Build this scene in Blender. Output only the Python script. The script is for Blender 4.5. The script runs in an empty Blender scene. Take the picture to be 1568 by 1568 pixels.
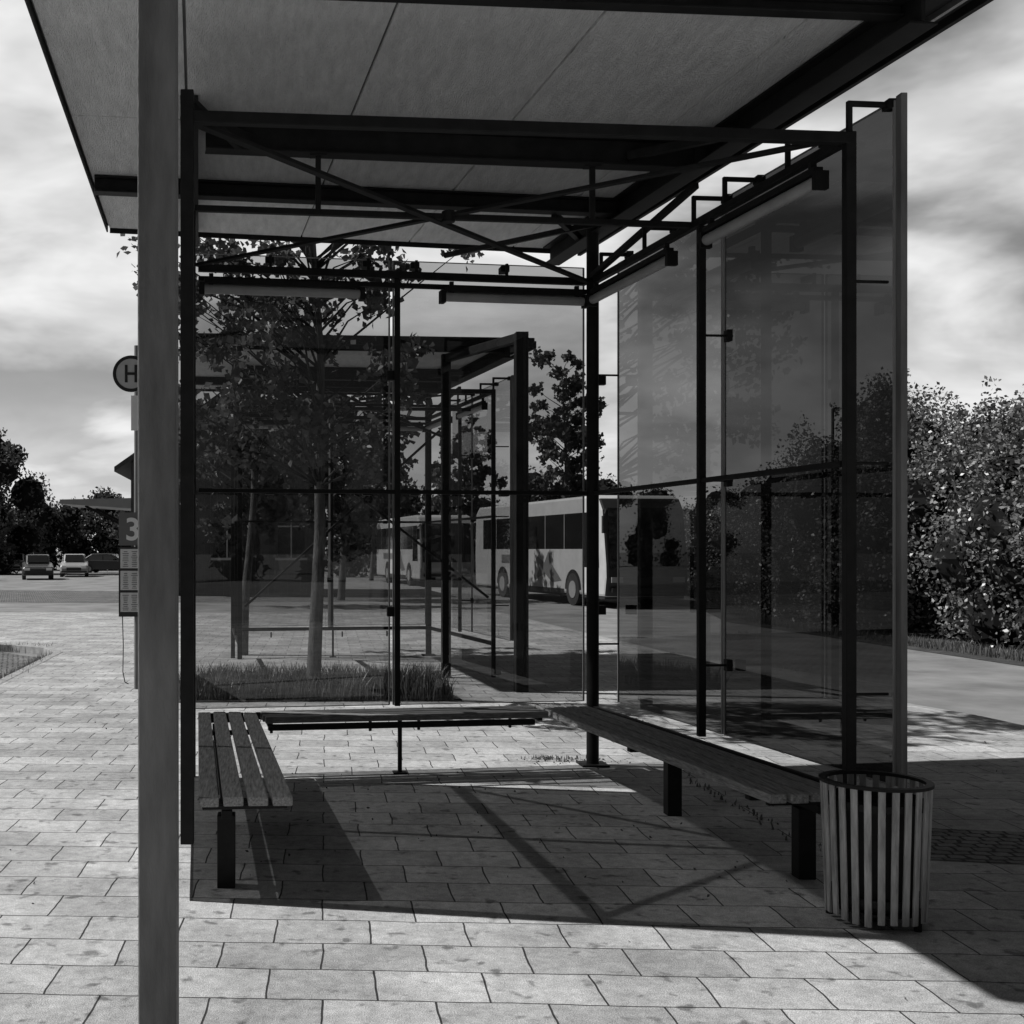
import bpy, math, random
import numpy as np
from mathutils import Vector, Matrix
random.seed(7); rng=np.random.default_rng(7)
sc=bpy.context.scene
sc.view_settings.view_transform='Standard'
sc.view_settings.look='None'
sc.view_settings.exposure=0
COL=sc.collection
V=Vector

# ---------------- materials ----------------
def mat(name,base=0.2,rough=0.6,metal=0.0,var=0.25,nscale=6.0,bump=0.1,bscale=60.0,stretch=None,spec=0.5,bdist=0.01):
    m=bpy.data.materials.new(name); m.use_nodes=True
    nt=m.node_tree; n=nt.nodes; l=nt.links
    b=n['Principled BSDF']; b.inputs['Roughness'].default_value=rough; b.inputs['Metallic'].default_value=metal
    b.inputs['Specular IOR Level'].default_value=spec
    tc=n.new('ShaderNodeTexCoord'); mp=n.new('ShaderNodeMapping')
    l.new(tc.outputs['Object'],mp.inputs['Vector'])
    if stretch: mp.inputs['Scale'].default_value=stretch
    no=n.new('ShaderNodeTexNoise'); no.inputs['Scale'].default_value=nscale; no.inputs['Detail'].default_value=4; no.inputs['Roughness'].default_value=0.65
    l.new(mp.outputs['Vector'],no.inputs['Vector'])
    mr=n.new('ShaderNodeMapRange'); mr.inputs[1].default_value=0.3; mr.inputs[2].default_value=0.7
    mr.inputs[3].default_value=base*(1-var); mr.inputs[4].default_value=base*(1+var)
    l.new(no.outputs['Fac'],mr.inputs[0]); l.new(mr.outputs[0],b.inputs['Base Color'])
    if bump>0:
        n2=n.new('ShaderNodeTexNoise'); n2.inputs['Scale'].default_value=bscale; n2.inputs['Detail'].default_value=3
        l.new(mp.outputs['Vector'],n2.inputs['Vector'])
        bp=n.new('ShaderNodeBump'); bp.inputs['Strength'].default_value=bump; bp.inputs['Distance'].default_value=bdist
        l.new(n2.outputs['Fac'],bp.inputs['Height']); l.new(bp.outputs['Normal'],b.inputs['Normal'])
    return m

def paver_mat(name,base=0.36,bw=0.4,rh=0.3,rot=3.0,mort=0.006,offset=0.5,mcol=0.05,stain=.45,wob=.03,ws=3.5):
    m=bpy.data.materials.new(name); m.use_nodes=True
    nt=m.node_tree; n=nt.nodes; l=nt.links
    b=n['Principled BSDF']; b.inputs['Roughness'].default_value=0.85; b.inputs['Specular IOR Level'].default_value=0.2
    tc=n.new('ShaderNodeTexCoord'); mp=n.new('ShaderNodeMapping'); mp.inputs['Rotation'].default_value=(0,0,math.radians(rot))
    l.new(tc.outputs['Object'],mp.inputs['Vector'])
    wn=n.new('ShaderNodeTexNoise'); wn.inputs['Scale'].default_value=ws; wn.inputs['Detail'].default_value=2
    l.new(mp.outputs['Vector'],wn.inputs['Vector'])
    wm=n.new('ShaderNodeVectorMath'); wm.operation='SCALE'; wm.inputs['Scale'].default_value=wob
    l.new(wn.outputs['Color'],wm.inputs[0])
    wa=n.new('ShaderNodeVectorMath'); wa.operation='ADD'; l.new(mp.outputs['Vector'],wa.inputs[0]); l.new(wm.outputs[0],wa.inputs[1])
    br=n.new('ShaderNodeTexBrick'); br.offset=offset
    br.inputs['Scale'].default_value=1; br.inputs['Brick Width'].default_value=bw; br.inputs['Row Height'].default_value=rh
    br.inputs['Mortar Size'].default_value=mort; br.inputs['Mortar Smooth'].default_value=0.4; br.inputs['Bias'].default_value=0
    br.inputs['Color1'].default_value=(base*.80,)*3+(1,); br.inputs['Color2'].default_value=(base*1.14,)*3+(1,); br.inputs['Mortar'].default_value=(mcol,)*3+(1,)
    l.new(wa.outputs[0],br.inputs['Vector'])
    def noise(scale,det,lo,hi,a,bb,rough=.6):
        no=n.new('ShaderNodeTexNoise'); no.inputs['Scale'].default_value=scale; no.inputs['Detail'].default_value=det; no.inputs['Roughness'].default_value=rough
        l.new(mp.outputs['Vector'],no.inputs['Vector'])
        r=n.new('ShaderNodeMapRange'); r.inputs[1].default_value=lo; r.inputs[2].default_value=hi; r.inputs[3].default_value=a; r.inputs[4].default_value=bb
        l.new(no.outputs['Fac'],r.inputs[0]); return r.outputs[0]
    A=noise(1.3,5,.3,.7,.62,1.22,.7); B=noise(16,5,.3,.7,.66,1.28,.85); C=noise(190,1,.35,.65,.70,1.24); D=noise(9,2,.60,.70,1.0,stain)
    def mul(x,y):
        k=n.new('ShaderNodeMath'); k.operation='MULTIPLY'; l.new(x,k.inputs[0]); l.new(y,k.inputs[1]); return k.outputs[0]
    f=mul(mul(A,B),mul(C,D))
    vm=n.new('ShaderNodeVectorMath'); vm.operation='SCALE'; l.new(br.outputs['Color'],vm.inputs[0]); l.new(f,vm.inputs['Scale'])
    l.new(vm.outputs[0],b.inputs['Base Color'])
    hm=n.new('ShaderNodeMath'); hm.operation='MULTIPLY_ADD'; hm.inputs[1].default_value=-1.0; l.new(br.outputs['Fac'],hm.inputs[0])
    k=n.new('ShaderNodeMath'); k.operation='MULTIPLY'; k.inputs[1].default_value=0.35; l.new(C,k.inputs[0]); l.new(k.outputs[0],hm.inputs[2])
    bp=n.new('ShaderNodeBump'); bp.inputs['Strength'].default_value=0.8; bp.inputs['Distance'].default_value=0.007
    l.new(hm.outputs[0],bp.inputs['Height']); l.new(bp.outputs['Normal'],b.inputs['Normal'])
    return m

def glass_mat(name,tint,refl=0.07,dust=0.02,gr=0.0):
    m=bpy.data.materials.new(name); m.use_nodes=True
    nt=m.node_tree; n=nt.nodes; l=nt.links
    n.remove(n['Principled BSDF']); out=n['Material Output']
    tr=n.new('ShaderNodeBsdfTransparent'); tr.inputs['Color'].default_value=(tint,tint,tint,1)
    gl=n.new('ShaderNodeBsdfGlossy'); gl.inputs['Roughness'].default_value=gr; gl.inputs['Color'].default_value=(.9,.9,.9,1)
    df=n.new('ShaderNodeBsdfDiffuse'); df.inputs['Color'].default_value=(.5,.5,.5,1)
    lw=n.new('ShaderNodeLayerWeight'); lw.inputs['Blend'].default_value=0.5
    p=n.new('ShaderNodeMath'); p.operation='POWER'; p.inputs[1].default_value=5; l.new(lw.outputs['Facing'],p.inputs[0])
    ma=n.new('ShaderNodeMath'); ma.operation='MULTIPLY_ADD'; ma.inputs[1].default_value=0.85; ma.inputs[2].default_value=refl; l.new(p.outputs[0],ma.inputs[0])
    tc=n.new('ShaderNodeTexCoord'); mp=n.new('ShaderNodeMapping'); mp.inputs['Scale'].default_value=(3,3,.6); l.new(tc.outputs['Object'],mp.inputs['Vector'])
    no=n.new('ShaderNodeTexNoise'); no.inputs['Scale'].default_value=2; no.inputs['Detail'].default_value=5; l.new(mp.outputs[0],no.inputs['Vector'])
    mr=n.new('ShaderNodeMapRange'); mr.inputs[1].default_value=.35; mr.inputs[2].default_value=.75; mr.inputs[3].default_value=dust*.3; mr.inputs[4].default_value=dust*2
    l.new(no.outputs['Fac'],mr.inputs[0])
    m1=n.new('ShaderNodeMixShader'); l.new(mr.outputs[0],m1.inputs[0]); l.new(tr.outputs[0],m1.inputs[1]); l.new(df.outputs[0],m1.inputs[2])
    m2=n.new('ShaderNodeMixShader'); l.new(ma.outputs[0],m2.inputs[0]); l.new(m1.outputs[0],m2.inputs[1]); l.new(gl.outputs[0],m2.inputs[2])
    l.new(m2.outputs[0],out.inputs['Surface'])
    return m

def leaf_mat(name,base=0.08,var=.5,ns=1.2,trans=.35,gloss=.05,rough=.4):
    m=bpy.data.materials.new(name); m.use_nodes=True
    nt=m.node_tree; n=nt.nodes; l=nt.links
    n.remove(n['Principled BSDF']); out=n['Material Output']
    b=n.new('ShaderNodeBsdfDiffuse')
    tc=n.new('ShaderNodeTexCoord')
    no=n.new('ShaderNodeTexNoise'); no.inputs['Scale'].default_value=ns; no.inputs['Detail'].default_value=3; no.inputs['Roughness'].default_value=.9
    l.new(tc.outputs['Object'],no.inputs['Vector'])
    mr=n.new('ShaderNodeMapRange'); mr.inputs[1].default_value=.3; mr.inputs[2].default_value=.7; mr.inputs[3].default_value=base*(1-var); mr.inputs[4].default_value=base*(1+var)
    l.new(no.outputs['Fac'],mr.inputs[0]); l.new(mr.outputs[0],b.inputs['Color'])
    t=n.new('ShaderNodeBsdfTranslucent'); l.new(mr.outputs[0],t.inputs['Color'])
    mx=n.new('ShaderNodeMixShader'); mx.inputs[0].default_value=trans; l.new(b.outputs[0],mx.inputs[1]); l.new(t.outputs[0],mx.inputs[2])
    g=n.new('ShaderNodeBsdfGlossy'); g.inputs['Roughness'].default_value=rough; g.inputs['Color'].default_value=(.8,.8,.8,1)
    m3=n.new('ShaderNodeMixShader'); m3.inputs[0].default_value=gloss; l.new(mx.outputs[0],m3.inputs[1]); l.new(g.outputs[0],m3.inputs[2])
    l.new(m3.outputs[0],out.inputs['Surface'])
    return m

M={}
M['steel']=mat('dark_steel',.013,.6,.0,.4,9,0,spec=.22)
M['steel2']=mat('grey_steel',.18,.6,.0,.42,2.2,.3,70,stretch=(3,3,.6),spec=.3)
M['alu']=mat('aluminium',.33,.35,.6,.15,10,0)
M['lamp']=mat('lamp_housing',.34,.4,.0,.15,5,0)
M['soffit']=mat('soffit_board',.86,.85,0,.13,2.2,1.0,26,stretch=(8,1.6,1),bdist=.03,spec=.15)
M['rooftop']=mat('roof_metal',.12,.6,0,.2,bump=0)
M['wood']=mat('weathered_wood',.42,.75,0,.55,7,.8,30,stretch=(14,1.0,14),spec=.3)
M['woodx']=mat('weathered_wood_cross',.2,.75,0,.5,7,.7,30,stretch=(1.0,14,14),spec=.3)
M['binslat']=mat('bin_slats',.36,.65,0,.45,9,.4,50,stretch=(3,3,.5))
M['dark']=mat('dark_interior',.01,.8,0,.3,bump=0)
M['black']=mat('black_paint',.015,.5,0,.2,bump=0)
M['rubber']=mat('tyre_rubber',.025,.85,0,.3,bump=0)
M['white']=mat('white_paint',.75,.35,0,.06,2,0)
M['coachp']=mat('coach_paint',.42,.35,0,.1,2,0)
M['greyp']=mat('grey_paint',.3,.3,0,.08,2,0)
M['plate']=mat('plate_grey',.12,.4,0,.08,2,0)
M['darkp']=mat('dark_car_paint',.05,.25,0,.1,2,.0)
M['sign']=mat('sign_face',.5,.45,0,.1,5,0)
M['paper']=mat('timetable_paper',.6,.6,0,.1,5,0)
M['asphalt']=mat('asphalt',.22,.9,0,.32,.8,.6,120,bdist=.01,spec=.2)
M['kerb']=mat('kerb_stone',.32,.85,0,.3,8,.4,60,spec=.2)
M['soil']=mat('soil_verge',.07,.95,0,.4,3,.6,40,bdist=.03,spec=.1)
M['paver']=paver_mat('concrete_pavers',.46,mort=.0044)
M['cobble']=paver_mat('cobbles',.22,.16,.12,-12,.016,.5,.03,wob=.05,ws=7)
M['cobble2']=paver_mat('granite_setts',.22,.10,.085,8,.011,.5,.015,wob=.06,ws=9)
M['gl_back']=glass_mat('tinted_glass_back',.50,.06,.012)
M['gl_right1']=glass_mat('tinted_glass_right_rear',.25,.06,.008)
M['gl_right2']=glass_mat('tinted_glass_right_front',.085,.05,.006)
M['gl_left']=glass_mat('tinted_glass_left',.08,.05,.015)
M['gl_clear']=glass_mat('clear_glass',.75,.06,.008)
M['gl_edge']=mat('glass_edge',.3,.3,0,.1,3,0)
M['winglass']=mat('window_glass',.012,.06,0,.1,2,0,spec=1.0)
M['leaf']=leaf_mat('maple_leaves',.10,.5,2.5,.4)
M['hedge']=leaf_mat('hedge_leaves',.17,.8,1.3,.22,.06,.4)
M['dist']=leaf_mat('distant_leaves',.10,.6,.5,.2,.03)
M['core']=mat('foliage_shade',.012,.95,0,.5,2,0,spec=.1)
M['grass']=leaf_mat('grass_blades',.13,.4,3,.3)
M['bark']=mat('bark',.12,.9,0,.5,5,.8,30,stretch=(4,4,.8),bdist=.02,spec=.2)
M['twig']=mat('twig_bark',.05,.9,0,.4,5,0,spec=.1)
M['brick']=paver_mat('brick_wall_mat',.11,.24,.08,0,.008,.5,.2)
M['tile']=mat('roof_tiles',.05,.7,0,.35,5,.4,20)
M['litter']=mat('dry_leaves',.1,.8,0,.6,12,0)

# ---------------- mesh builder ----------------
class MB:
    def __init__(s): s.v=[]; s.f=[]; s.m=[]; s.mi=0
    def box8(s,p):
        o=len(s.v); s.v+= [tuple(q) for q in p]
        for f in [(0,3,2,1),(4,5,6,7),(0,1,5,4),(1,2,6,5),(2,3,7,6),(3,0,4,7)]:
            s.f.append(tuple(o+i for i in f)); s.m.append(s.mi)
    def beam(s,a,b,w,h,up=(0,0,1),ext=0):
        a=V(a); b=V(b); d=(b-a).normalized(); a=a-d*ext; b=b+d*ext
        u=V(up)
        if abs(d.dot(u))>.99: u=V((0,1,0)) if abs(d.y)<.9 else V((1,0,0))
        sd=d.cross(u).normalized(); u=sd.cross(d).normalized()
        q=lambda c,i,j: c+sd*(w/2*i)+u*(h/2*j)
        s.box8([q(a,-1,-1),q(a,1,-1),q(a,1,1),q(a,-1,1),q(b,-1,-1),q(b,1,-1),q(b,1,1),q(b,-1,1)])
    def box(s,c,sz,yaw=0):
        c=V(c); R=Matrix.Rotation(yaw,3,'Z'); x,y,z=[k/2 for k in sz]
        s.box8([c+R@V(k) for k in [(-x,-y,-z),(x,-y,-z),(x,y,-z),(-x,y,-z),(-x,-y,z),(x,-y,z),(x,y,z),(-x,y,z)]])
    def cyl(s,a,b,r,n=16,r2=None,cap=True):
        a=V(a); b=V(b); r2=r if r2 is None else r2; d=(b-a).normalized()
        u=V((0,0,1)) if abs(d.z)<.9 else V((1,0,0))
        e=d.cross(u).normalized(); g=e.cross(d)
        o=len(s.v)
        for i in range(n):
            t=2*math.pi*i/n; k=e*math.cos(t)+g*math.sin(t)
            s.v.append(tuple(a+k*r)); s.v.append(tuple(b+k*r2))
        for i in range(n):
            j=(i+1)%n; s.f.append((o+2*i,o+2*j,o+2*j+1,o+2*i+1)); s.m.append(s.mi)
        if cap:
            s.f.append(tuple(o+2*i for i in range(n))[::-1]); s.m.append(s.mi)
            s.f.append(tuple(o+2*i+1 for i in range(n))); s.m.append(s.mi)
    def poly(s,pts):
        o=len(s.v); s.v+=[tuple(p) for p in pts]; s.f.append(tuple(range(o,o+len(pts)))); s.m.append(s.mi)
    def prism(s,pts,z0,z1):
        n=len(pts); o=len(s.v)
        for p in pts: s.v.append((p[0],p[1],z0))
        for p in pts: s.v.append((p[0],p[1],z1))
        s.f.append(tuple(range(o,o+n))[::-1]); s.m.append(s.mi)
        s.f.append(tuple(range(o+n,o+2*n))); s.m.append(s.mi)
        for i in range(n):
            j=(i+1)%n; s.f.append((o+i,o+j,o+n+j,o+n+i)); s.m.append(s.mi)
    def obj(s,name,mats,parent=None,bevel=0,smooth=False):
        me=bpy.data.meshes.new(name); me.from_pydata(s.v,[],s.f)
        for k in (mats if isinstance(mats,(list,tuple)) else [mats]): me.materials.append(M[k])
        me.polygons.foreach_set('material_index',s.m)
        if smooth: me.polygons.foreach_set('use_smooth',[True]*len(s.f))
        me.update()
        ob=bpy.data.objects.new(name,me); COL.objects.link(ob)
        if parent: ob.parent=parent
        if bevel:
            bm=ob.modifiers.new('bevel','BEVEL'); bm.width=bevel; bm.segments=2; bm.limit_method='ANGLE'
        return ob
def empty(name,loc=(0,0,0)):
    e=bpy.data.objects.new(name,None); COL.objects.link(e); e.location=loc; return e

# ---------------- shelter ----------------
FL=V((-.355,5.41,0)); FR=V((2.83,5.69,0)); BL=V((-.516,8.29,0)); BR=V((2.44,8.74,0))
def mkP(off):
    off=V(off)
    def P(s,t,z):
        p=(FL*(1-s)+FR*s)*(1-t)+(BL*(1-s)+BR*s)*t
        return V((p.x,p.y,z))+off
    return P
ZT=3.59; ZS=4.10
def shelter(off,full=True,name='bus_shelter'):
    P=mkP(off); E=empty(name)
    f=MB()
    w=.055
    def post(s,t,z0,z1,k=w): f.beam(P(s,t,z0),P(s,t,z1),k,k,up=(0,1,0))
    post(0,0,.25,3.71,.06); post(1,0,0,3.62,.05); post(0,1,0,3.98,.06); post(0,.5,.42,ZT-.03,.045)
    post(1,.47,.47,ZT-.03,.045); post(.5,1,.47,ZT-.03,.04)
    f.cyl(P(1,1,0),P(1,1,3.99),.045,20)
    f.cyl(P(.5,.97,0),P(.5,.97,.40),.016,12)
    f.box(P(1,1,.008),(.2,.2,.016)); f.box(P(.5,.97,.006),(.1,.1,.012))
    f.beam(P(0,0,ZT),P(1,0,ZT),.05,.055,ext=.02)
    f.beam(P(0,1,ZT),P(1,1,ZT),.05,.05,ext=-.05)
    f.beam(P(0,1,ZT-.075),P(1,1,ZT-.075),.03,.035,ext=-.05)
    f.beam(P(0,0,ZT),P(0,1,ZT),.05,.05,ext=-.035)
    f.beam(P(1,0,ZT),P(1,1,ZT),.045,.045,ext=-.05)
    f.beam(P(0,.5,ZT+.001),P(1,.5,ZT+.001),.04,.035,ext=-.03)
    f.beam(P(0,0,ZT-.012),P(1,1,ZT-.012),.05,.02,ext=-.04)
    f.beam(P(1,0,ZT+.012),P(0,1,ZT+.012),.05,.02,ext=-.04)
    c=P(.5,.5,ZT); f.cyl(c-V((0,0,.03)),c+V((0,0,.035)),.04,16)
    f.beam(P(.0,.0,3.69),P(.08,.16,ZT+.03),.03,.03)
    ZM=2.02
    f.beam(P(0,1,ZM),P(1,1,ZM),.03,.03,ext=-.05)
    f.beam(P(1,0,ZM),P(1,1,ZM),.03,.03,ext=-.05)
    f.beam(P(0,0,ZM),P(0,1,ZM),.045,.07,ext=-.03)
    f.beam(P(0,1,.42),P(1,1,.42),.035,.05,ext=-.05)
    f.beam(P(1,0,.42),P(1,1,.42),.035,.05,ext=-.05)
    f.beam(P(0,0,.42),P(0,1,.42),.035,.05,ext=-.03)
    f.beam(P(.006,0.02,ZM),P(.006,.5,ZT-.03),.03,.04); f.beam(P(.006,.5,ZT-.03),P(.006,.98,ZM),.03,.04)
    for s in (.245,.79):
        f.beam(P(s,.5,ZT+.01),P(s,.5,3.94),.032,.032,up=(0,1,0)); f.box(P(s,.5,3.93),(.1,.07,.02))
    X=V((1,.09,0)).normalized()
    for t in (.0,.17,.38,.50,.72,.95):
        a=P(1,t,ZT); b=a+V((0,0,.17)); f.beam(a,b,.025,.025,up=(0,1,0)); f.beam(b,b+X*.2,.025,.025,ext=.012)
        f.box(b+X*.21,(.05,.07,.045))
    for t in (0,.47,1):
        for z in (.9,2.02,2.9):
            a=P(1,t,z); f.beam(a,a+X*.2,.014,.014)
            if t==.47: f.box(a+X*.17,(.035,.06,.07))
    D=V((-.09,1,0)).normalized()
    for s in (.19,.43,.55,.78):
        for z in (2.02,3.68):
            a=P(s,1,z); f.box(a+D*.1,(.065,.1,.045))
        a=P(s,1,ZT); f.beam(a+D*.03,a+D*.03+V((0,0,.12)),.022,.022,up=(0,1,0))
        f.beam(P(s,1,2.02),P(s,1,2.02)+D*.14,.016,.016)
        f.cyl(P(s,.985,.38),P(s,.985,.30),.012,8)
    for s in (.49,1.03):
        for z in (1.15,2.87): f.box(P(s,1.02,z),(.07,.05,.07))
    f.obj('frame','steel',E,bevel=.004)
    g=MB()
    def lamp(a,b):
        a=V(a); b=V(b); d=(b-a).normalized(); g.mi=0; g.cyl(a,b,.032,18); g.mi=1
        g.beam(a-d*.035,a,.07,.09); g.beam(b,b+d*.035,.07,.09)
        for k in (a+d*.05,b-d*.05): g.beam(k,k+V((0,0,.11)),.03,.03,up=(0,1,0))
        g.beam(a+V((0,0,.055)),b+V((0,0,.055)),.05,.035)
    lamp(P(.03,.965,3.42),P(.40,.965,3.42)); lamp(P(.61,.965,3.42),P(.96,.965,3.42))
    lamp(P(.975,.94,3.42),P(.975,.55,3.42)); lamp(P(.975,.40,3.42),P(.975,.04,3.42))
    g.obj('strip_lamps',['lamp','steel'],E,smooth=False)
    def pane(nm,a,b,z0,z1,mt):
        k=MB(); a=V(a); b=V(b); k.poly([(a.x,a.y,z0),(b.x,b.y,z0),(b.x,b.y,z1),(a.x,a.y,z1)]); k.obj(nm,mt if full else 'gl_clear',E)
        e=MB()
        for q in (a,b): e.beam((q.x,q.y,z0),(q.x,q.y,z1),.012,.012,up=(0,1,0))
        e.beam((a.x,a.y,z0),(b.x,b.y,z0),.01,.006); e.beam((a.x,a.y,z1),(b.x,b.y,z1),.01,.006)
        e.obj(nm+'_edge','gl_edge',E)
    o=D*.15
    pane('back_glass_1',P(.0,1,0)+o,P(.49,1,0)+o,.46,3.73,'gl_back')
    pane('back_glass_2',P(.50,1,0)+o,P(.995,1,0)+o,.46,3.73,'gl_back')
    o=X*.21
    pane('side_glass_rear',P(1,1.01,0)+o,P(1,.517,0)+o,.46,3.74,'gl_right1')
    pane('side_glass_front',P(1,.507,0)+o,P(1,-.01,0)+o,.46,3.77,'gl_right2')
    if full:
        o=-X*.16
        pane('left_glass',P(0,.0,0)+o,P(0,1,0)+o,.2,3.7,'gl_left')
    e=MB(); q=P(1,-.02,0)+X*.225; e.beam((q.x,q.y,.46),(q.x,q.y,3.79),.032,.05,up=(0,1,0))
    e.obj('side_edge_profile','steel2',E,bevel=.004)
    t0,t1=-.17,1.33; s0,s1=-.22,1.10
    seams=[s0,-.005,.30,.605,.91,s1]
    k=MB()
    tseams=[t0,.495,.885,t1]
    for i in range(len(seams)-1):
        for j in range(3):
            a,b=seams[i]+.0025,seams[i+1]-.0025; c0,c1=tseams[j]+.0016,tseams[j+1]-.0016
            if i==0: a=seams[0]
            k.box8([P(a,c0,ZS),P(b,c0,ZS),P(b,c1,ZS),P(a,c1,ZS),P(a,c0,ZS+.018),P(b,c0,ZS+.018),P(b,c1,ZS+.018),P(a,c1,ZS+.018)])
    k.obj('soffit_panels','soffit',E)
    k=MB()
    a,b,c0,c1=s0-.004,s1+.004,t0-.004,t1+.004
    k.box8([P(a,c0,ZS+.02),P(b,c0,ZS+.02),P(b,c1,ZS+.02),P(a,c1,ZS+.02),P(a,c0,ZS+.075),P(b,c0,ZS+.075),P(b,c1,ZS+.075),P(a,c1,ZS+.075)])
    k.obj('roof_deck','rooftop',E)
    k=MB()
    zc=ZS-.002
    def ib(pa,pb,h,fl=.09):
        k.beam(pa+V((0,0,-.006)),pb+V((0,0,-.006)),fl,.012); k.beam(pa+V((0,0,-h/2)),pb+V((0,0,-h/2)),.02,h-.026); k.beam(pa+V((0,0,-h+.006)),pb+V((0,0,-h+.006)),fl,.012)
    ib(P(0.03,.5,zc),P(1.0,.5,zc),.17,.11)
    ib(P(s0+.005,.885,zc-.001),P(s1-.04,.885,zc-.001),.11,.10)
    ib(P(s0+.25,-.105,zc-.001),P(s1-.09,-.105,zc-.001),.07,.07)
    ib(P(1.015,t0+.02,zc-.003),P(1.015,t1-.02,zc-.003),.15,.14)
    ib(P(0.0,.36,zc-.003),P(0.0,t1-.02,zc-.003),.13,.10)
    k.beam(P(s1+.008,t0,ZS-.005),P(s1+.008,t1,ZS-.005),.03,.09)
    k.beam(P(s0-.006,t0,ZS+.02),P(s0-.006,t1,ZS+.02),.012,.11)
    k.beam(P(s0,t1+.006,ZS+.02),P(s1,t1+.006,ZS+.02),.012,.11)
    k.beam(P(s0,t0-.006,ZS+.02),P(s1,t0-.006,ZS+.02),.012,.11)
    k.beam(P(.86,.49,3.99),P(1.01,.34,3.99),.04,.05); k.beam(P(.86,.9,3.99),P(1.01,1.1,3.99),.04,.05)
    k.beam(P(.02,.37,3.99),P(.12,.49,3.99),.04,.05)
    k.beam(P(.70,1.30,3.98),P(1.01,.92,3.98),.03,.04)
    k.beam(P(1.015,.52,3.86),P(.99,.98,3.62),.04,.04)
    k.obj('roof_beams','steel',E,bevel=.003)
    k=MB(); k.beam(P(1.075,t0,ZS-.03),P(1.075,t1,ZS-.03),.02,.03); k.obj('roof_gutter_lip','alu',E)
    k=MB(); k.beam(P(1.05,t0+.01,ZS-.012),P(1.05,t1-.01,ZS-.012),.12,.02); k.beam(P(1.09,t0+.01,ZS-.012),P(1.09,t1-.01,ZS-.012),.04,.02); k.obj('roof_gutter','steel',E)
    return E,P
E1,P=shelter((0,0,0))
off2=V((.05,9.1,0))
E2,P2=shelter(off2,False)
k=MB()
k.beam(P2(.945,-.5,0),P2(.945,-.5,4.05),.14,.14,up=(0,1,0)); k.beam(P2(.81,0.0,0),P2(.81,0,4.05),.11,.11,up=(0,1,0))
k.beam(P2(.02,.0,.9),P2(.79,.02,3.1),.03,.03); k.beam(P2(.45,0,2.3),P2(.98,0,1.0),.03,.03); k.beam(P2(-.2,-.03,3.35),P2(.9,-.03,3.35),.04,.04)
k.beam(P2(.945,-.5,4.0),P2(.81,0.0,4.0),.08,.1); k.beam(P2(.1,-.02,3.9),P2(.8,-.02,3.0),.03,.03)
k.obj('front_columns','steel',E2,bevel=.005)

# benches
def bench(name,pin0,pin1,pout0,pout1,legs,m='wood',lf=.5):
    E=empty(name); a=MB(); n=4
    for i in range(n):
        f0=(i+.03)/n+.01; f1=(i+1)/n-.03
        q=lambda A,B,f: A.lerp(B,f)
        zt=.46+random.uniform(-.003,.003); e=random.uniform(-.012,.012)
        d=(pin1-pin0).normalized()*e
        p=[q(pin0,pout0,f0)+d,q(pin0,pout0,f1)+d,q(pin1,pout1,f1)+d,q(pin1,pout1,f0)+d]
        a.box8([V((k.x,k.y,zt-.045)) for k in p]+[V((k.x,k.y,zt)) for k in p])
    a.obj('slats',m,E,bevel=.006)
    b=MB()
    mid0=pin0.lerp(pout0,lf); mid1=pin1.lerp(pout1,lf)
    b.beam(V((mid0.x,mid0.y,.365)).lerp(V((mid1.x,mid1.y,.365)),.02),V((mid0.x,mid0.y,.365)).lerp(V((mid1.x,mid1.y,.365)),.98),.05,.04)
    for t in legs:
        c=mid0.lerp(mid1,t); b.beam((c.x,c.y,0),(c.x,c.y,.345),.085,.085,up=(0,1,0))
        i=pin0.lerp(pin1,t); o=pout0.lerp(pout1,t); b.beam((i.x,i.y,.399),(o.x,o.y,.399),.05,.028,ext=-.02)
    for t in (.02,.98):
        i=pin0.lerp(pin1,t); o=pout0.lerp(pout1,t); b.beam((i.x,i.y,.402),(o.x,o.y,.402),.03,.022,ext=-.03)
    b.obj('supports','steel',E,bevel=.004)
bench('wooden_bench',P(.155,0,0),P(.155,.99,0),P(.012,0,0),P(.012,.99,0),(.06,.8),lf=.68)
bench('wooden_bench',P(.845,-.05,0),P(.845,.99,0),P(.975,-.05,0),P(.975,.99,0),(.07,.5),lf=.74)
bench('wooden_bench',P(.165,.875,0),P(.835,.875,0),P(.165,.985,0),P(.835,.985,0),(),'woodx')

# foreground steel post
k=MB(); k.beam((-.314,3.5,0),(-.318,3.5,4.6),.112,.112,up=(0,1,0)); k.box((-.314,3.5,.01),(.26,.26,.02)); k.beam((-.318,3.5,4.6),(-.318,3.5,4.62),.13,.13,up=(0,1,0))
for x in (-.1,.1):
    for y in (-.1,.1): k.cyl((-.314+x,3.5+y,.02),(-.314+x,3.5+y,.045),.012,8)
k.obj('steel_post','steel2',None,bevel=.006)

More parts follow.
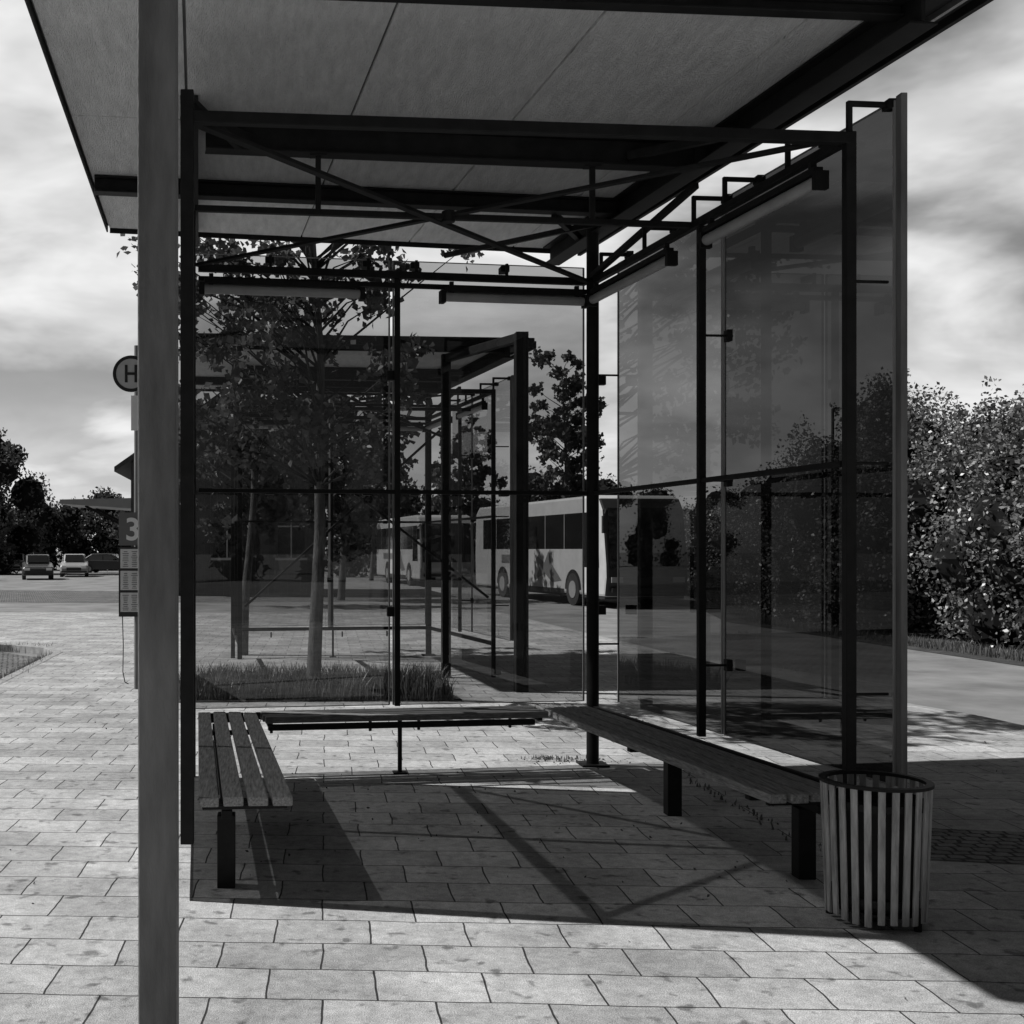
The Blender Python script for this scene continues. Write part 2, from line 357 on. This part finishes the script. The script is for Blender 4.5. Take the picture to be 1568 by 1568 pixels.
# ---------------- trash bin ----------------
E=empty('trash_bin',(2.64,5.08,0))
k=MB(); N=25
for i in range(N):
    a=2*math.pi*(i+.3)/N; r0=.192; r1=.212
    ca,sa=math.cos(a),math.sin(a)
    lo=.03+random.uniform(-.012,.008); hi=.60+random.uniform(-.006,.006)
    k.beam((r0*ca,r0*sa,lo),(r1*ca,r1*sa,hi),.028,.012,up=(ca,sa,0))
k.obj('slats','binslat',E,bevel=.003)
k=MB()
def ring(mb,r,z,h,th,n=40):
    for i in range(n):
        a=2*math.pi*i/n; b=2*math.pi*(i+1)/n
        A=[(r*math.cos(x),r*math.sin(x)) for x in (a,b)]; B=[((r-th)*math.cos(x),(r-th)*math.sin(x)) for x in (a,b)]
        o=len(mb.v)
        mb.v+=[(A[0][0],A[0][1],z),(A[1][0],A[1][1],z),(A[1][0],A[1][1],z+h),(A[0][0],A[0][1],z+h),(B[0][0],B[0][1],z),(B[1][0],B[1][1],z),(B[1][0],B[1][1],z+h),(B[0][0],B[0][1],z+h)]
        for f in [(0,1,2,3),(5,4,7,6),(3,2,6,7),(1,0,4,5)]: mb.f.append(tuple(o+q for q in f)); mb.m.append(mb.mi)
ring(k,.223,.595,.014,.03); ring(k,.202,.50,.03,.006); ring(k,.184,.10,.03,.006)
k.cyl((0,0,.06),(0,0,.07),.18,30)
k.cyl((.1,-.15,0),(.1,-.15,.1),.016,10); k.cyl((-.15,.1,0),(-.15,.1,.1),.016,10); k.cyl((.12,.14,0),(.12,.14,.1),.016,10); k.cyl((.0,0,0),(.0,0,.1),.03,10)
k.obj('rings_and_base','steel',E)
k=MB(); k.cyl((0,0,.075),(0,0,.54),.155,32,r2=.178,cap=False); k.cyl((0,0,.074),(0,0,.08),.155,32); k.obj('inner_liner','dark',E,smooth=True)

# ---------------- ground ----------------
k=MB(); k.poly([(-400,-400,-.12),(400,-400,-.12),(400,900,-.12),(-400,900,-.12)]); k.obj('ground','asphalt')
plat=[(-3.1,-8),(7.6,-8),(6.75,11.3),(6.3,13.5),(5.9,30),(-16,30),(-16,21.5),(-5.5,20.3),(-4.2,19.9),(-3.5,19.3),(-3.15,18.4)]
k=MB(); k.prism(plat,-.3,0); k.obj('pavement','paver')
k=MB()
n=len(plat)
for i in range(n):
    a=V(plat[i]+(0,)); b=V(plat[(i+1)%n]+(0,))
    d=(b-a).normalized(); nn=V((d.y,-d.x,0)); L=(b-a).length; m_=max(1,int(L/1.0))
    if (a-b).length>8 and a.y<-7 and b.y<-7: continue
    for j in range(m_):
        p=a+d*(L*j/m_+.004)+nn*.066; q=a+d*(L*(j+1)/m_-.004)+nn*.066
        k.beam(V((p.x,p.y,-.085)),V((q.x,q.y,-.085)),.13,.18+random.uniform(-.004,.004))
k.obj('kerb','kerb',None,bevel=.008)
k=MB(); k.poly([(-16,22,-.116),(-16,10,-.116),(-3.24,10,-.116),(-3.24,18.3,-.116),(-5.5,21,-.116)]); k.obj('cobbled_road','cobble')
k=MB(); k.poly([(3.25,6.85,.004),(3.25,6.1,.004),(7.2,5.3,.004),(7.2,6.1,.004)]); k.obj('granite_sett_strip','cobble2')
k=MB(); k.poly([(-60,45,-.114),(-5,38,-.114),(8,40,-.114),(8,46,-.114),(-60,60,-.114)]); k.obj('far_cobbled_road','cobble')
verge=[(-.9,12.3),(2.1,12.5),(2.0,13.9),(-1.0,13.7)]
k=MB(); k.prism(verge,-.05,.012); k.obj('soil_verge','soil')
k=MB(); k.poly([(11.4,5,-.112),(40,5,-.112),(40,120,-.112),(14,120,-.112),(12.6,34,-.112),(11.0,28,-.112)]); k.obj('hedge_verge','soil')

# ---------------- foliage ----------------
def quads_obj(name,C,size,matname,flat=0.0,aspect=.6,parent=None):
    n=len(C); A=rng.normal(size=(n,3)); A/=np.linalg.norm(A,axis=1)[:,None]
    B=rng.normal(size=(n,3)); B[:,2]+=flat
    B-= (B*A).sum(1)[:,None]*A; B/=np.linalg.norm(B,axis=1)[:,None]
    s=size*rng.uniform(.55,1.25,size=n)[:,None]
    Nn=np.cross(A,B)
    v=np.empty((n,4,3)); v[:,0]=C-A*s*.5; v[:,1]=C+B*s*.5*aspect+Nn*s*.1-A*s*.08; v[:,2]=C+A*s*.5; v[:,3]=C-B*s*.5*aspect+Nn*s*.1-A*s*.08
    me=bpy.data.meshes.new(name)
    me.vertices.add(4*n); me.vertices.foreach_set('co',v.reshape(-1))
    me.loops.add(4*n); me.loops.foreach_set('vertex_index',np.arange(4*n,dtype=np.int32))
    me.polygons.add(n); me.polygons.foreach_set('loop_start',np.arange(0,4*n,4,dtype=np.int32))
    me.update(calc_edges=True); me.materials.append(M[matname])
    o=bpy.data.objects.new(name,me); COL.objects.link(o)
    if parent: o.parent=parent
    return o
def shell(c,r,n,inner=.55):
    d=rng.normal(size=(n,3)); d/=np.linalg.norm(d,axis=1)[:,None]
    rr=rng.uniform(inner**2,1.12,size=n)**.5
    return np.array(c)+d*rr[:,None]*np.array(r)
def blob(mb,c,r,seg=8):
    o=len(mb.v)
    for i in range(seg+1):
        th=math.pi*i/seg
        for j in range(seg):
            ph=2*math.pi*j/seg; q=random.uniform(.85,1.1)
            mb.v.append((c[0]+r[0]*q*math.sin(th)*math.cos(ph),c[1]+r[1]*q*math.sin(th)*math.sin(ph),c[2]+r[2]*q*math.cos(th)))
    for i in range(seg):
        for j in range(seg):
            a=o+i*seg+j; b=o+i*seg+(j+1)%seg; mb.f.append((a,b,b+seg,a+seg)); mb.m.append(mb.mi)
def street_tree(base,crown_c,crown_r,nleaf,lsize,lean=(.15,0),matname='leaf',name='maple_tree',clusters=60,r0=.085,rs=1.0):
    E=empty(name); k=MB()
    b=V(base); top=V((crown_c[0],crown_c[1],crown_c[2]+crown_r[2]*.7))
    N=7; pts=[]
    for i in range(N+1):
        t=i/N; p=b.lerp(top,t); w_=math.sin(t*math.pi)
        pts.append(p+V((lean[0]*w_+random.uniform(-.03,.03),lean[1]*w_+random.uniform(-.03,.03),0)))
    rad=[r0*(1-.88*(i/N)) for i in range(N+1)]
    for i in range(N): k.cyl(pts[i],pts[i+1],rad[i],10,rad[i+1],cap=False)
    L=[]; k.mi=1
    for i in range(clusters):
        d=rng.normal(size=3); d/=np.linalg.norm(d); q=rng.uniform(.15,1.0)**.5
        c=np.array(crown_c)+d*q*np.array(crown_r)
        hz=c[2]-abs(random.uniform(.25,.7))*math.hypot(c[0]-pts[3].x,c[1]-pts[3].y)-.15
        t=(hz-b.z)/(top.z-b.z); t=min(.97,max(.36,t)); ii=min(N-1,int(t*N)); st=pts[ii].lerp(pts[ii+1],t*N-ii)
        mid=st.lerp(V(c),.5)+V((random.uniform(-.1,.1),random.uniform(-.1,.1),random.uniform(-.02,.14)))
        k.cyl(st,mid,.017*r0/.085,6,.009*r0/.085,cap=False); k.cyl(mid,V(c),.009*r0/.085,6,.003,cap=False)
        rr=random.uniform(.2,.38)*crown_r[0]/2.0*1.25*rs
        n=int(nleaf/clusters*random.uniform(.5,1.5))
        tw=max(3,n//9)
        dd=rng.normal(size=(tw,3)); dd/=np.linalg.norm(dd,axis=1)[:,None]
        idx=rng.integers(0,tw,size=n); fr_=rng.uniform(.15,1,size=n)[:,None]
        L.append(np.array(c)+dd[idx]*fr_*np.array([rr,rr,rr*.75])+rng.normal(size=(n,3)).clip(-1.5,1.5)*.035*rs*crown_r[0]/1.7)
    k.obj('trunk_and_branches',['bark','twig'],E,smooth=True)
    quads_obj('leaves',np.concatenate(L),lsize,matname,flat=.8,aspect=.8,parent=E)
    return E
street_tree((.55,12.75,0),(.42,11.9,4.7),(1.75,1.35,2.35),11500,.088,clusters=120,lean=(.1,.25))
street_tree((-.35,17.9,0),(-.2,18.8,4.4),(1.5,1.1,1.6),3500,.11,clusters=45,name='maple_tree',lean=(.1,-.1))
def far_tree(x,y,h,r,n,ls,name='birch_tree'):
    street_tree((x,y,-.12),(x,y,h*.60),(r,r*.8,h*.40),n,ls,matname='dist',name=name,clusters=90,r0=.14,rs=1.5)
far_tree(14.2,56,11.6,1.8,9000,.24)
far_tree(10.6,62,9.0,1.8,6000,.26)
far_tree(2.6,40,8.0,2.3,6000,.24,'linden_tree')
far_tree(-.6,36,7.2,1.9,5000,.22,'linden_tree')
far_tree(6.0,66,9.0,2.6,6000,.32,'linden_tree')

# hedge
L=[]; core=MB()
y=12.0
def hx(y): return np.interp(y,[5,18,23,28,34,60],[13.3,12.2,11.9,12.1,13.8,16.5])
while y<52:
    base=float(hx(y)); H=float(np.interp(y,[8,15,19,21,22.5,23.5,24.8,26,28,29.5,31.5,60],[3.4,3.5,3.7,4.0,4.7,4.7,4.2,5.4,5.3,4.4,3.2,3.3]))
    for row in range(2):
        cx=base+.9+row*1.8+random.uniform(-.3,.3)
        hh=H*(.72+.22*row)*random.uniform(.9,1.08)
        zc=0
        while zc<hh:
            r=random.uniform(.6,1.1)
            c=(cx+random.uniform(-.4,.4),y+random.uniform(-.5,.5),min(zc+r*.5,hh-r*.6))
            nn=int(1000*r*r*(1.0 if y<33 else .35)* (1 if row<1 or zc>hh-2 else .3))
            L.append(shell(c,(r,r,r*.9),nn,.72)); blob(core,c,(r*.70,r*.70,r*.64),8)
            zc+=.95
        for _ in range(6):
            bx,by=cx+random.uniform(-.6,.6),y+random.uniform(-.6,.6); hs=random.uniform(.3,.95)
            tt=rng.uniform(0,1,size=60)[:,None]
            L.append(np.array([bx,by,hh-.2])+tt*np.array([random.uniform(-.2,.2),random.uniform(-.2,.2),hs])+rng.normal(size=(60,3))*.08)
    y+=1.05
E=empty('hedge')
hp=np.concatenate(L); hp=hp[hp[:,2]>-.1]
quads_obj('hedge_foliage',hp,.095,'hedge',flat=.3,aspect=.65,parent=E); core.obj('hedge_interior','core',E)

# distant tree masses
L=[];core=MB()
def mass(x0,x1,y,h0,h1,step=3.0,ppb=260):
    x=x0
    while x<x1:
        H=random.uniform(h0,h1); z=0
        while z<H:
            r=random.uniform(1.0,2.0)
            c=(x+random.uniform(-1,1),y+random.uniform(-3,3),min(z+r*.4,H-r*.7))
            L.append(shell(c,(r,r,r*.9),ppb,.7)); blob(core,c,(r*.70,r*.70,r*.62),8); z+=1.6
        x+=step*random.uniform(.6,1.1)
mass(-30,-17,84,8.3,10.2,2.0,320); mass(-24,-11.5,100,5.2,6.8,1.7,260); mass(-14,8,112,4.5,6.0,3.5,200); mass(0,60,95,5.5,8,4,160); mass(6,10,76,5,7)
mass(-70,-30,110,8,10,5,120)
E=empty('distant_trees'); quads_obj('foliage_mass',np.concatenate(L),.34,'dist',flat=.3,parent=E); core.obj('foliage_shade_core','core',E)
L=[];core=MB()
mass(-50,50,-45,5,8,6,60)  # unseen trees added behind the camera, only to reflect in the glass
E=empty('reflection_trees'); quads_obj('foliage_mass',np.concatenate(L),.8,'dist',flat=.3,parent=E); core.obj('foliage_shade_core','core',E)

# grass
def grass(name,area,n,h,parent=None):
    v=[];f=[]
    for i in range(n):
        x,y,z=area()
        a=random.uniform(0,6.28); w=random.uniform(.004,.009); hh=h*random.uniform(.3,1.2); bx,by=random.gauss(0,.25)*hh,random.gauss(0,.25)*hh
        o=len(v); c,s_=math.cos(a)*w,math.sin(a)*w
        v+=[(x-c,y-s_,z),(x+c,y+s_,z),(x+c*.7+bx*.4,y+s_*.7+by*.4,z+hh*.6),(x-c*.7+bx*.4,y-s_*.7+by*.4,z+hh*.6),(x+bx,y+by,z+hh)]
        f+=[(o,o+1,o+2,o+3),(o+3,o+2,o+4)]
    me=bpy.data.meshes.new(name); me.from_pydata(v,[],f); me.materials.append(M['grass']); o=bpy.data.objects.new(name,me); COL.objects.link(o)
def gs():
    x=random.uniform(-.9,2.0)
    if random.random()<.5: x=round(x*2.2)/2.2+random.gauss(0,.1)
    return (min(2.0,max(-.9,x)),random.uniform(12.4,13.8),0.01)
grass('grass_strip',gs,8000,.27)
def edgew():
    t=random.random()
    if random.random()<.5: return (-3.3+random.gauss(0,.06),14+t*4.3,-.1)
    return (-3.5-t*4,19.6+t*.9+random.gauss(0,.1),-.1)
grass('roadside_weeds',edgew,1300,.15)
grass('hedge_grass',lambda:((lambda y_:(hx(y_)-random.uniform(.0,.6),y_,-.112))(random.uniform(12,33))),5000,.18)
grass('joint_weeds',lambda:random.choice([(2.2+random.gauss(0,.13),8.98+random.gauss(0,.04),0),(2.95+random.gauss(0,.03),random.uniform(6.2,8.6),0)]),200,.03)
pts=[]
for i in range(220):
    r=random.random()
    if r<.35: pts.append((random.gauss(2.3,.25),random.gauss(8.9,.08),.006))
    elif r<.65: pts.append((random.uniform(-.3,2.6),random.uniform(5.2,8.5),.005))
    else: pts.append((random.uniform(-3,6),random.uniform(3.5,12),.005))
quads_obj('fallen_leaves',np.array(pts),.02,'litter',flat=4)

# ---------------- bus stop sign ----------------
E=empty('bus_stop_sign',(-1.50,13.5,0))
k=MB(); k.cyl((0.03,.03,0),(0.03,.03,3.95),.03,14); k.obj('pole','steel2',E)
hx0=-.03
k=MB(); k.mi=0; k.cyl((hx0,-.02,3.62),(hx0,.0,3.62),.21,40); k.obj('disc','sign',E)
k=MB()
for i in range(48):
    a=2*math.pi*i/48; b=2*math.pi*(i+1)/48; o=len(k.v)
    for (r,x) in ((.21,a),(.21,b),(.172,b),(.172,a)): k.v.append((hx0+r*math.cos(x),-.024,3.62+r*math.sin(x)))
    k.f.append((o,o+1,o+2,o+3)); k.m.append(0)
for x in (-.055,.055): k.box((hx0+x,-.026,3.62),(.03,.008,.2))
k.box((hx0,-.026,3.62),(.08,.008,.03)); k.obj('ring_and_letter','black',E)
k=MB(); k.box((.12,-.01,3.17),(.3,.02,.4)); k.obj('line_plate','white',E)
k=MB(); k.box((.06,-.01,1.84),(.46,.03,.38)); k.obj('bay_number_plate','plate',E)
k=MB(); k.box((.06,-.01,1.235),(.46,.05,.80)); k.obj('timetable_case','black',E)
k=MB()
for i in range(3): k.box((.06,-.038,1.5-i*.25),(.42,.004,.22))
k.obj('timetable_sheets','paper',E)
k=MB()
for i in range(3):
    for j in range(9):
        for c in range(4): k.box((-.09+c*.1,-.0415,1.58-i*.25-j*.021),(.075*random.uniform(.5,1),.002,.006))
k.obj('timetable_print','black',E)
cu=bpy.data.curves.new('bay_number','FONT'); cu.body='3'; cu.size=.36; cu.extrude=.003; cu.offset=.006; cu.materials.append(M['white'])
t=bpy.data.objects.new('bay_number',cu); COL.objects.link(t); t.parent=E; t.location=(-.10,-.03,1.715); t.rotation_euler=(math.radians(90),0,0)
k=MB()
pr=[(-.13,-.01,.84),(-.12,-.01,.5),(-.125,-.01,.2),(-.10,-.01,.08),(-.06,0,.06)]
for a,b in zip(pr,pr[1:]): k.cyl(a,b,.006,6)
k.obj('hanging_cable','black',E)

# ---------------- coaches ----------------
def coach(loc,yaw,L=12.0,body='coachp',name='coach_bus',darknose=False):
    E=empty(name,loc); E.rotation_euler=(0,0,yaw)
    W=2.55
    k=MB()
    prof=[(0.12,.35),(0.0,.9),(0.02,1.3),(.28,2.9),(.55,3.25),(1.0,3.35),(L-.5,3.35),(L-.1,3.1),(L,1.6),(L-.05,.35)]
    n=len(prof)
    for x in (-W/2,W/2):
        for (yy,z) in prof: k.v.append((x,yy,z))
    for j in range(n):
        k.f.append((j,n+j,n+(j+1)%n,(j+1)%n)); k.m.append(1 if (darknose and j in (0,1,2,3)) else 0)
    k.f.append(tuple(range(n))); k.m.append(0)
    k.f.append(tuple(range(n,2*n))[::-1]); k.m.append(0)
    k.obj('body',[body,'black'],E,bevel=.08)
    g=MB()
    def sl(z): return np.interp(z,[1.3,2.9],[.02,.28])-.02
    z0,z1=1.15,2.95
    g.poly([(-1.15,sl(1.3)-.01,z0),(1.15,sl(1.3)-.01,z0),(1.12,sl(2.9)-.004,z1),(-1.12,sl(2.9)-.004,z1)])
    for sx in (-1,1):
        x=sx*(W/2+.004)
        seg=[.45,1.6,3.1,4.7,6.3,7.9,9.5,11.0]
        for a,b in zip(seg,seg[1:]):
            g.poly([(x,a+.02,1.75 if a>1 else 1.2),(x,b-.02,1.75 if a>1 else 1.2),(x,b-.02,2.85),(x,a+.02+(.1 if a<1 else 0),2.85)])
    g.poly([(1.1,L-.02,1.9),(-1.1,L-.02,1.9),(-1.05,L-.01,2.85),(1.05,L-.01,2.85)])
    g.obj('windows','winglass',E)
    w=MB()
    for sx in (-1,1):
        for yy in (2.4,L-3.2):
            w.mi=0; w.cyl((sx*(W/2-.28),yy,.5),(sx*(W/2+.015),yy,.5),.5,24); w.mi=1; w.cyl((sx*(W/2+.0),yy,.5),(sx*(W/2+.03),yy,.5),.27,16)
    w.obj('wheels',['rubber','greyp'],E)
    d=MB(); d.box((0,L/2,.33),(W-.1,L-.4,.1))
    for sx in (-1,1):
        d.beam((sx*1.2,.2,2.9),(sx*1.42,-.2,2.75),.04,.04); d.box((sx*1.42,-.22,2.45),(.14,.1,.5))
    for sx in (-1,1):
        for yy in (2.4,L-3.2):
            x=sx*(W/2+.006); pts=[(x,yy+.62*math.cos(a),.5+.62*math.sin(a)) for a in np.linspace(0,math.pi,14)]; d.poly(pts)
        x=sx*(W/2+.0075)
        d.poly([(x,3.1,.36),(x,L-3.9,.36),(x,L-3.9,.5),(x,3.1,.5)])
        for yy in (1.65,4.0,5.6,7.2): d.poly([(x,yy,.55),(x,yy+.02,.55),(x,yy+.02,1.7),(x,yy,1.7)])
    d.box((0,-.01,.55),(2.2,.06,.12))
    d.obj('trim_and_mirrors','black',E)
    e=MB()
    for sx in (-.95,.95): e.box((sx,-.02,.85),(.35,.06,.16))
    e.obj('headlights','greyp',E)
    q=MB()
    for sx in (-1,1):
        x=sx*(W/2+.009)
        q.poly([(x,3.3,.75),(x,4.1,1.25),(x,4.4,1.68),(x,4.75,1.3),(x,5.7,1.62),(x,5.2,1.1),(x,5.6,.72),(x,4.7,.95),(x,4.1,.68)])
        q.poly([(x,6.3,1.25),(x,8.9,1.25),(x,8.9,1.55),(x,6.3,1.55)])
    q.obj('livery','plate',E)
    return E
gz=-.12
coach((11.15,34.2,gz),math.radians(8),12,darknose=True)
coach((8.4,54,gz),math.radians(5),11)
coach((11.9,66,gz),math.radians(6),11,'greyp')

# ---------------- cars ----------------
def car(loc,yaw,paint,name='parked_car'):
    E=empty(name,loc); E.rotation_euler=(0,0,yaw)
    k=MB()
    low=[(0,.35),(0.02,.62),(.15,.74),(1.1,.92),(4.0,.98),(4.28,.85),(4.3,.4),(4.2,.28),(.1,.25)]
    W=.87
    def loft(secs,mb):
        o=len(mb.v); n2=len(secs[0][1])
        for x,pr in secs:
            for (yy,z) in pr: mb.v.append((x,yy,z))
        m_=len(secs)
        for i in range(m_-1):
            for j in range(n2):
                jj=(j+1)%n2; mb.f.append((o+i*n2+j,o+i*n2+jj,o+(i+1)*n2+jj,o+(i+1)*n2+j)); mb.m.append(mb.mi)
        mb.f.append(tuple(o+j for j in range(n2))[::-1]); mb.m.append(mb.mi); mb.f.append(tuple(o+(m_-1)*n2+j for j in range(n2))); mb.m.append(mb.mi)
    ins=[(2.15+(a-2.15)*.94,b*.97+.01) for a,b in low]
    loft([(-W,ins),(-W+.12,low),(W-.12,low),(W,ins)],k)
    cab=[(1.0,.9),(1.75,1.40),(2.1,1.46),(3.3,1.43),(4.1,.95)]
    cabi=[(1.1,.9),(1.8,1.37),(2.12,1.42),(3.25,1.4),(4.0,.95)]
    loft([(-W+.2,cabi),(-W+.3,cab),(W-.3,cab),(W-.2,cabi)],k)
    k.obj('body',paint,E,bevel=.03)
    g=MB()
    g.poly([(-.6,1.05,1.0),(.6,1.05,1.0),(.55,1.67,1.415),(-.55,1.67,1.415)])
    g.poly([(-.55,3.45,1.415),(.55,3.45,1.415),(.6,4.09,1.03),(-.6,4.09,1.03)])
    for sx in (-1,1):
        x=sx*(W-.19)
        g.poly([(x,1.3,.97),(x,2.35,.97),(x,2.35,1.36),(x,1.85,1.34)]); g.poly([(x,2.42,.97),(x,3.75,.97),(x,3.2,1.36),(x,2.42,1.36)])
    g.obj('windows','winglass',E)
    w=MB()
    for sx in (-1,1):
        for yy in (.8,3.4): w.mi=0; w.cyl((sx*(W-.2),yy,.31),(sx*(W+.01),yy,.31),.31,20); w.mi=1; w.cyl((sx*W,yy,.31),(sx*(W+.02),yy,.31),.18,14)
    w.obj('wheels',['rubber','alu'],E)
    d=MB(); d.box((0,-.01,.5),(.9,.05,.16)); d.box((0,-.02,.34),(1.6,.05,.08))
    for sx in (-1,1): d.box((sx*(W+.06),1.45,1.0),(.14,.1,.1))
    d.obj('grille_and_mirrors','black',E)
    e=MB()
    for sx in (-.62,.62): e.box((sx,-.005,.62),(.32,.08,.14))
    e.obj('headlights','white',E)
car((-15.5,66,gz),math.radians(60),'greyp')
car((-12.9,67,gz),math.radians(12),'darkp')
car((-12.0,74,gz),math.radians(8),'greyp')
car((-17.5,82,gz),math.radians(10),'white')
car((-9.6,88,gz),math.radians(80),'darkp')

# ---------------- brick station house ----------------
E=empty('brick_house',(-5.0,44,gz)); E.scale=(1,1,1.13)
k=MB(); k.box((3.6,4,2.2),(7.2,8,4.4))
k.v+=[(0,0,4.4),(7.2,0,4.4),(3.6,0,6.6),(0,8,4.4),(7.2,8,4.4),(3.6,8,6.6)]; o=len(k.v)-6
k.f+=[(o,o+1,o+2),(o+4,o+3,o+5)]; k.m+=[0,0]
k.obj('walls','brick',E)
k=MB()
k.box8([(-.55,-.6,4.08),(3.6,-.6,6.65),(3.6,8.6,6.65),(-.55,8.6,4.08),(-.55,-.6,4.24),(3.6,-.6,6.82),(3.6,8.6,6.82),(-.55,8.6,4.24)])
k.box8([(7.75,-.6,4.08),(3.6,-.6,6.65),(3.6,8.6,6.65),(7.75,8.6,4.08),(7.75,-.6,4.24),(3.6,-.6,6.82),(3.6,8.6,6.82),(7.75,8.6,4.24)])
k.obj('roof','tile',E)
k=MB(); k.box((.45,2,5.2),(.5,.5,1.5)); k.obj('chimney','brick',E)
k=MB()
for x in (1.2,3.6,6.0): k.box((x,-.02,2.0),(1.0,.06,1.5))
k.box((3.6,-.02,4.9),(.9,.06,1.1))
for y_ in (1.5,4,6.5): k.box((-.02,y_,2.0),(.06,1.0,1.5))
k.obj('windows','winglass',E)
k=MB()
for x in (1.2,3.6,6.0):
    k.box((x,-.06,2.0),(.05,.04,1.5)); k.box((x,-.06,2.3),(1.0,.03,.05)); k.box((x,-.06,1.22),(1.2,.12,.08))
k.obj('window_frames','white',E)
k=MB(); k.box8([(-2.7,.2,3.06),(0,.2,2.9),(0,3.8,2.9),(-2.7,3.8,3.06),(-2.7,.2,3.2),(0,.2,3.25),(0,3.8,3.25),(-2.7,3.8,3.2)]); k.obj('canopy','greyp',E)
k=MB()
for y_ in (.6,3.4): k.beam((-.05,y_,2.2),(-1.8,y_,3.0),.08,.08)
for x in (.25,.45,.65): k.cyl((x,1.8,5.95),(x,1.8,6.3),.015,6)
k.beam((.25,1.8,6.3),(.65,1.8,6.3),.03,.03)
k.obj('canopy_brackets','steel',E)
k=MB()
for i in range(14): k.box((-15+i*.9,92,.35),(.06,.06,.9))
k.box((-9,92,.7),(12,.04,.06)); k.box((-9,92,.3),(12,.04,.06)); k.obj('railing_fence','white')
for (x,yv,h) in ((1.35,24,5.6),(14.5,30,5.2)):
    k=MB(); k.cyl((x,yv,gz),(x,yv,h),.06,12,.035); k.beam((x,yv,h),(x+.5,yv,h+.05),.05,.05); k.box((x+.65,yv,h+.04),(.5,.16,.09)); k.obj('street_lamp','steel2',None)

# ---------------- world & sun ----------------
d=V((.9,-.17,-1)).normalized()
el=math.asin(-d.z); az=math.atan2(-d.x,-d.y)
w=bpy.data.worlds.new('World'); sc.world=w; w.use_nodes=True
n=w.node_tree.nodes; l=w.node_tree.links; bg=n['Background']; bg.inputs['Strength'].default_value=.10
def mth(op,a,b=None,c=None):
    k=n.new('ShaderNodeMath'); k.operation=op
    for i,q in enumerate((a,b,c)):
        if q is None: continue
        if isinstance(q,(int,float)): k.inputs[i].default_value=q
        else: l.new(q,k.inputs[i])
    return k.outputs[0]
def fr(src,a,b,c_,d_):
    k=n.new('ShaderNodeMapRange'); k.interpolation_type='SMOOTHSTEP'; k.inputs[1].default_value=a; k.inputs[2].default_value=b; k.inputs[3].default_value=c_; k.inputs[4].default_value=d_; l.new(src,k.inputs[0]); return k.outputs[0]
sky=n.new('ShaderNodeTexSky'); sky.sky_type='NISHITA'; sky.sun_disc=False; sky.sun_elevation=el; sky.sun_rotation=az
bw=n.new('ShaderNodeRGBToBW'); l.new(sky.outputs[0],bw.inputs[0])
tc=n.new('ShaderNodeTexCoord'); sx=n.new('ShaderNodeSeparateXYZ'); l.new(tc.outputs['Generated'],sx.inputs[0])
dt=n.new('ShaderNodeVectorMath'); dt.operation='DOT_PRODUCT'; dt.inputs[1].default_value=(.17,.98,.1); l.new(tc.outputs['Generated'],dt.inputs[0])
win=fr(dt.outputs['Value'],.55,.84,0,1)
low=fr(sx.outputs['Z'],.44,.58,1,0)
win2=mth('MULTIPLY',win,low)
skyb=mth('MULTIPLY',bw.outputs[0],mth('MULTIPLY_ADD',win2,.45,.2))
zm=mth('MAXIMUM',mth('ADD',sx.outputs['Z'],.42),.05)
dv=n.new('ShaderNodeVectorMath'); dv.operation='DIVIDE'; l.new(tc.outputs['Generated'],dv.inputs[0])
cx=n.new('ShaderNodeCombineXYZ'); [l.new(zm,cx.inputs[i]) for i in range(3)]; l.new(cx.outputs[0],dv.inputs[1])
def cloud(scale,loc,lo,hi,sc_,dist,rough,det,rot=.25):
    mp=n.new('ShaderNodeMapping'); mp.inputs['Scale'].default_value=scale; mp.inputs['Location'].default_value=loc; mp.inputs['Rotation'].default_value=(0,0,rot); l.new(dv.outputs[0],mp.inputs['Vector'])
    no=n.new('ShaderNodeTexNoise'); no.inputs['Scale'].default_value=sc_; no.inputs['Detail'].default_value=det; no.inputs['Roughness'].default_value=rough; no.inputs['Distortion'].default_value=dist; l.new(mp.outputs[0],no.inputs['Vector'])
    return fr(no.outputs['Fac'],lo,hi,0,1)
c1=cloud((1.0,1.4,1.5),(4.3,1.1,.7),.36,.56,1.7,.25,.5,6)
c2=cloud((1.1,1.7,1.4),(7.3,1.4,3),.3,.7,4.0,.2,.55,4,.1)
haze=fr(sx.outputs['Z'],.0,.20,.8,0)
cf=mth('MULTIPLY',mth('MAXIMUM',c1,haze),mth('MULTIPLY_ADD',win2,.96,.03))
cv=mth('MULTIPLY_ADD',c2,2.8,6.6)
mx=n.new('ShaderNodeMix'); mx.data_type='FLOAT'; l.new(cf,mx.inputs[0]); l.new(skyb,mx.inputs[2]); l.new(cv,mx.inputs[3])
l.new(mx.outputs[0],bg.inputs['Color'])
sd=bpy.data.lights.new('sun','SUN'); sd.energy=5.0; sd.angle=math.radians(.5); sd.color=(1,.995,.985)
so=bpy.data.objects.new('sun',sd); COL.objects.link(so); so.rotation_euler=d.to_track_quat('-Z','Y').to_euler()

# ---------------- camera ----------------
cd=bpy.data.cameras.new('camera'); cam=bpy.data.objects.new('camera',cd); COL.objects.link(cam)
cam.location=(0,0,1.6); cam.rotation_euler=(math.radians(90),0,0)
cd.sensor_width=36; cd.lens=36*1800/1568; cd.shift_x=(784-405)/1568; cd.shift_y=(842-784)/1568; cd.clip_end=2000; cd.clip_start=.05
sc.camera=cam
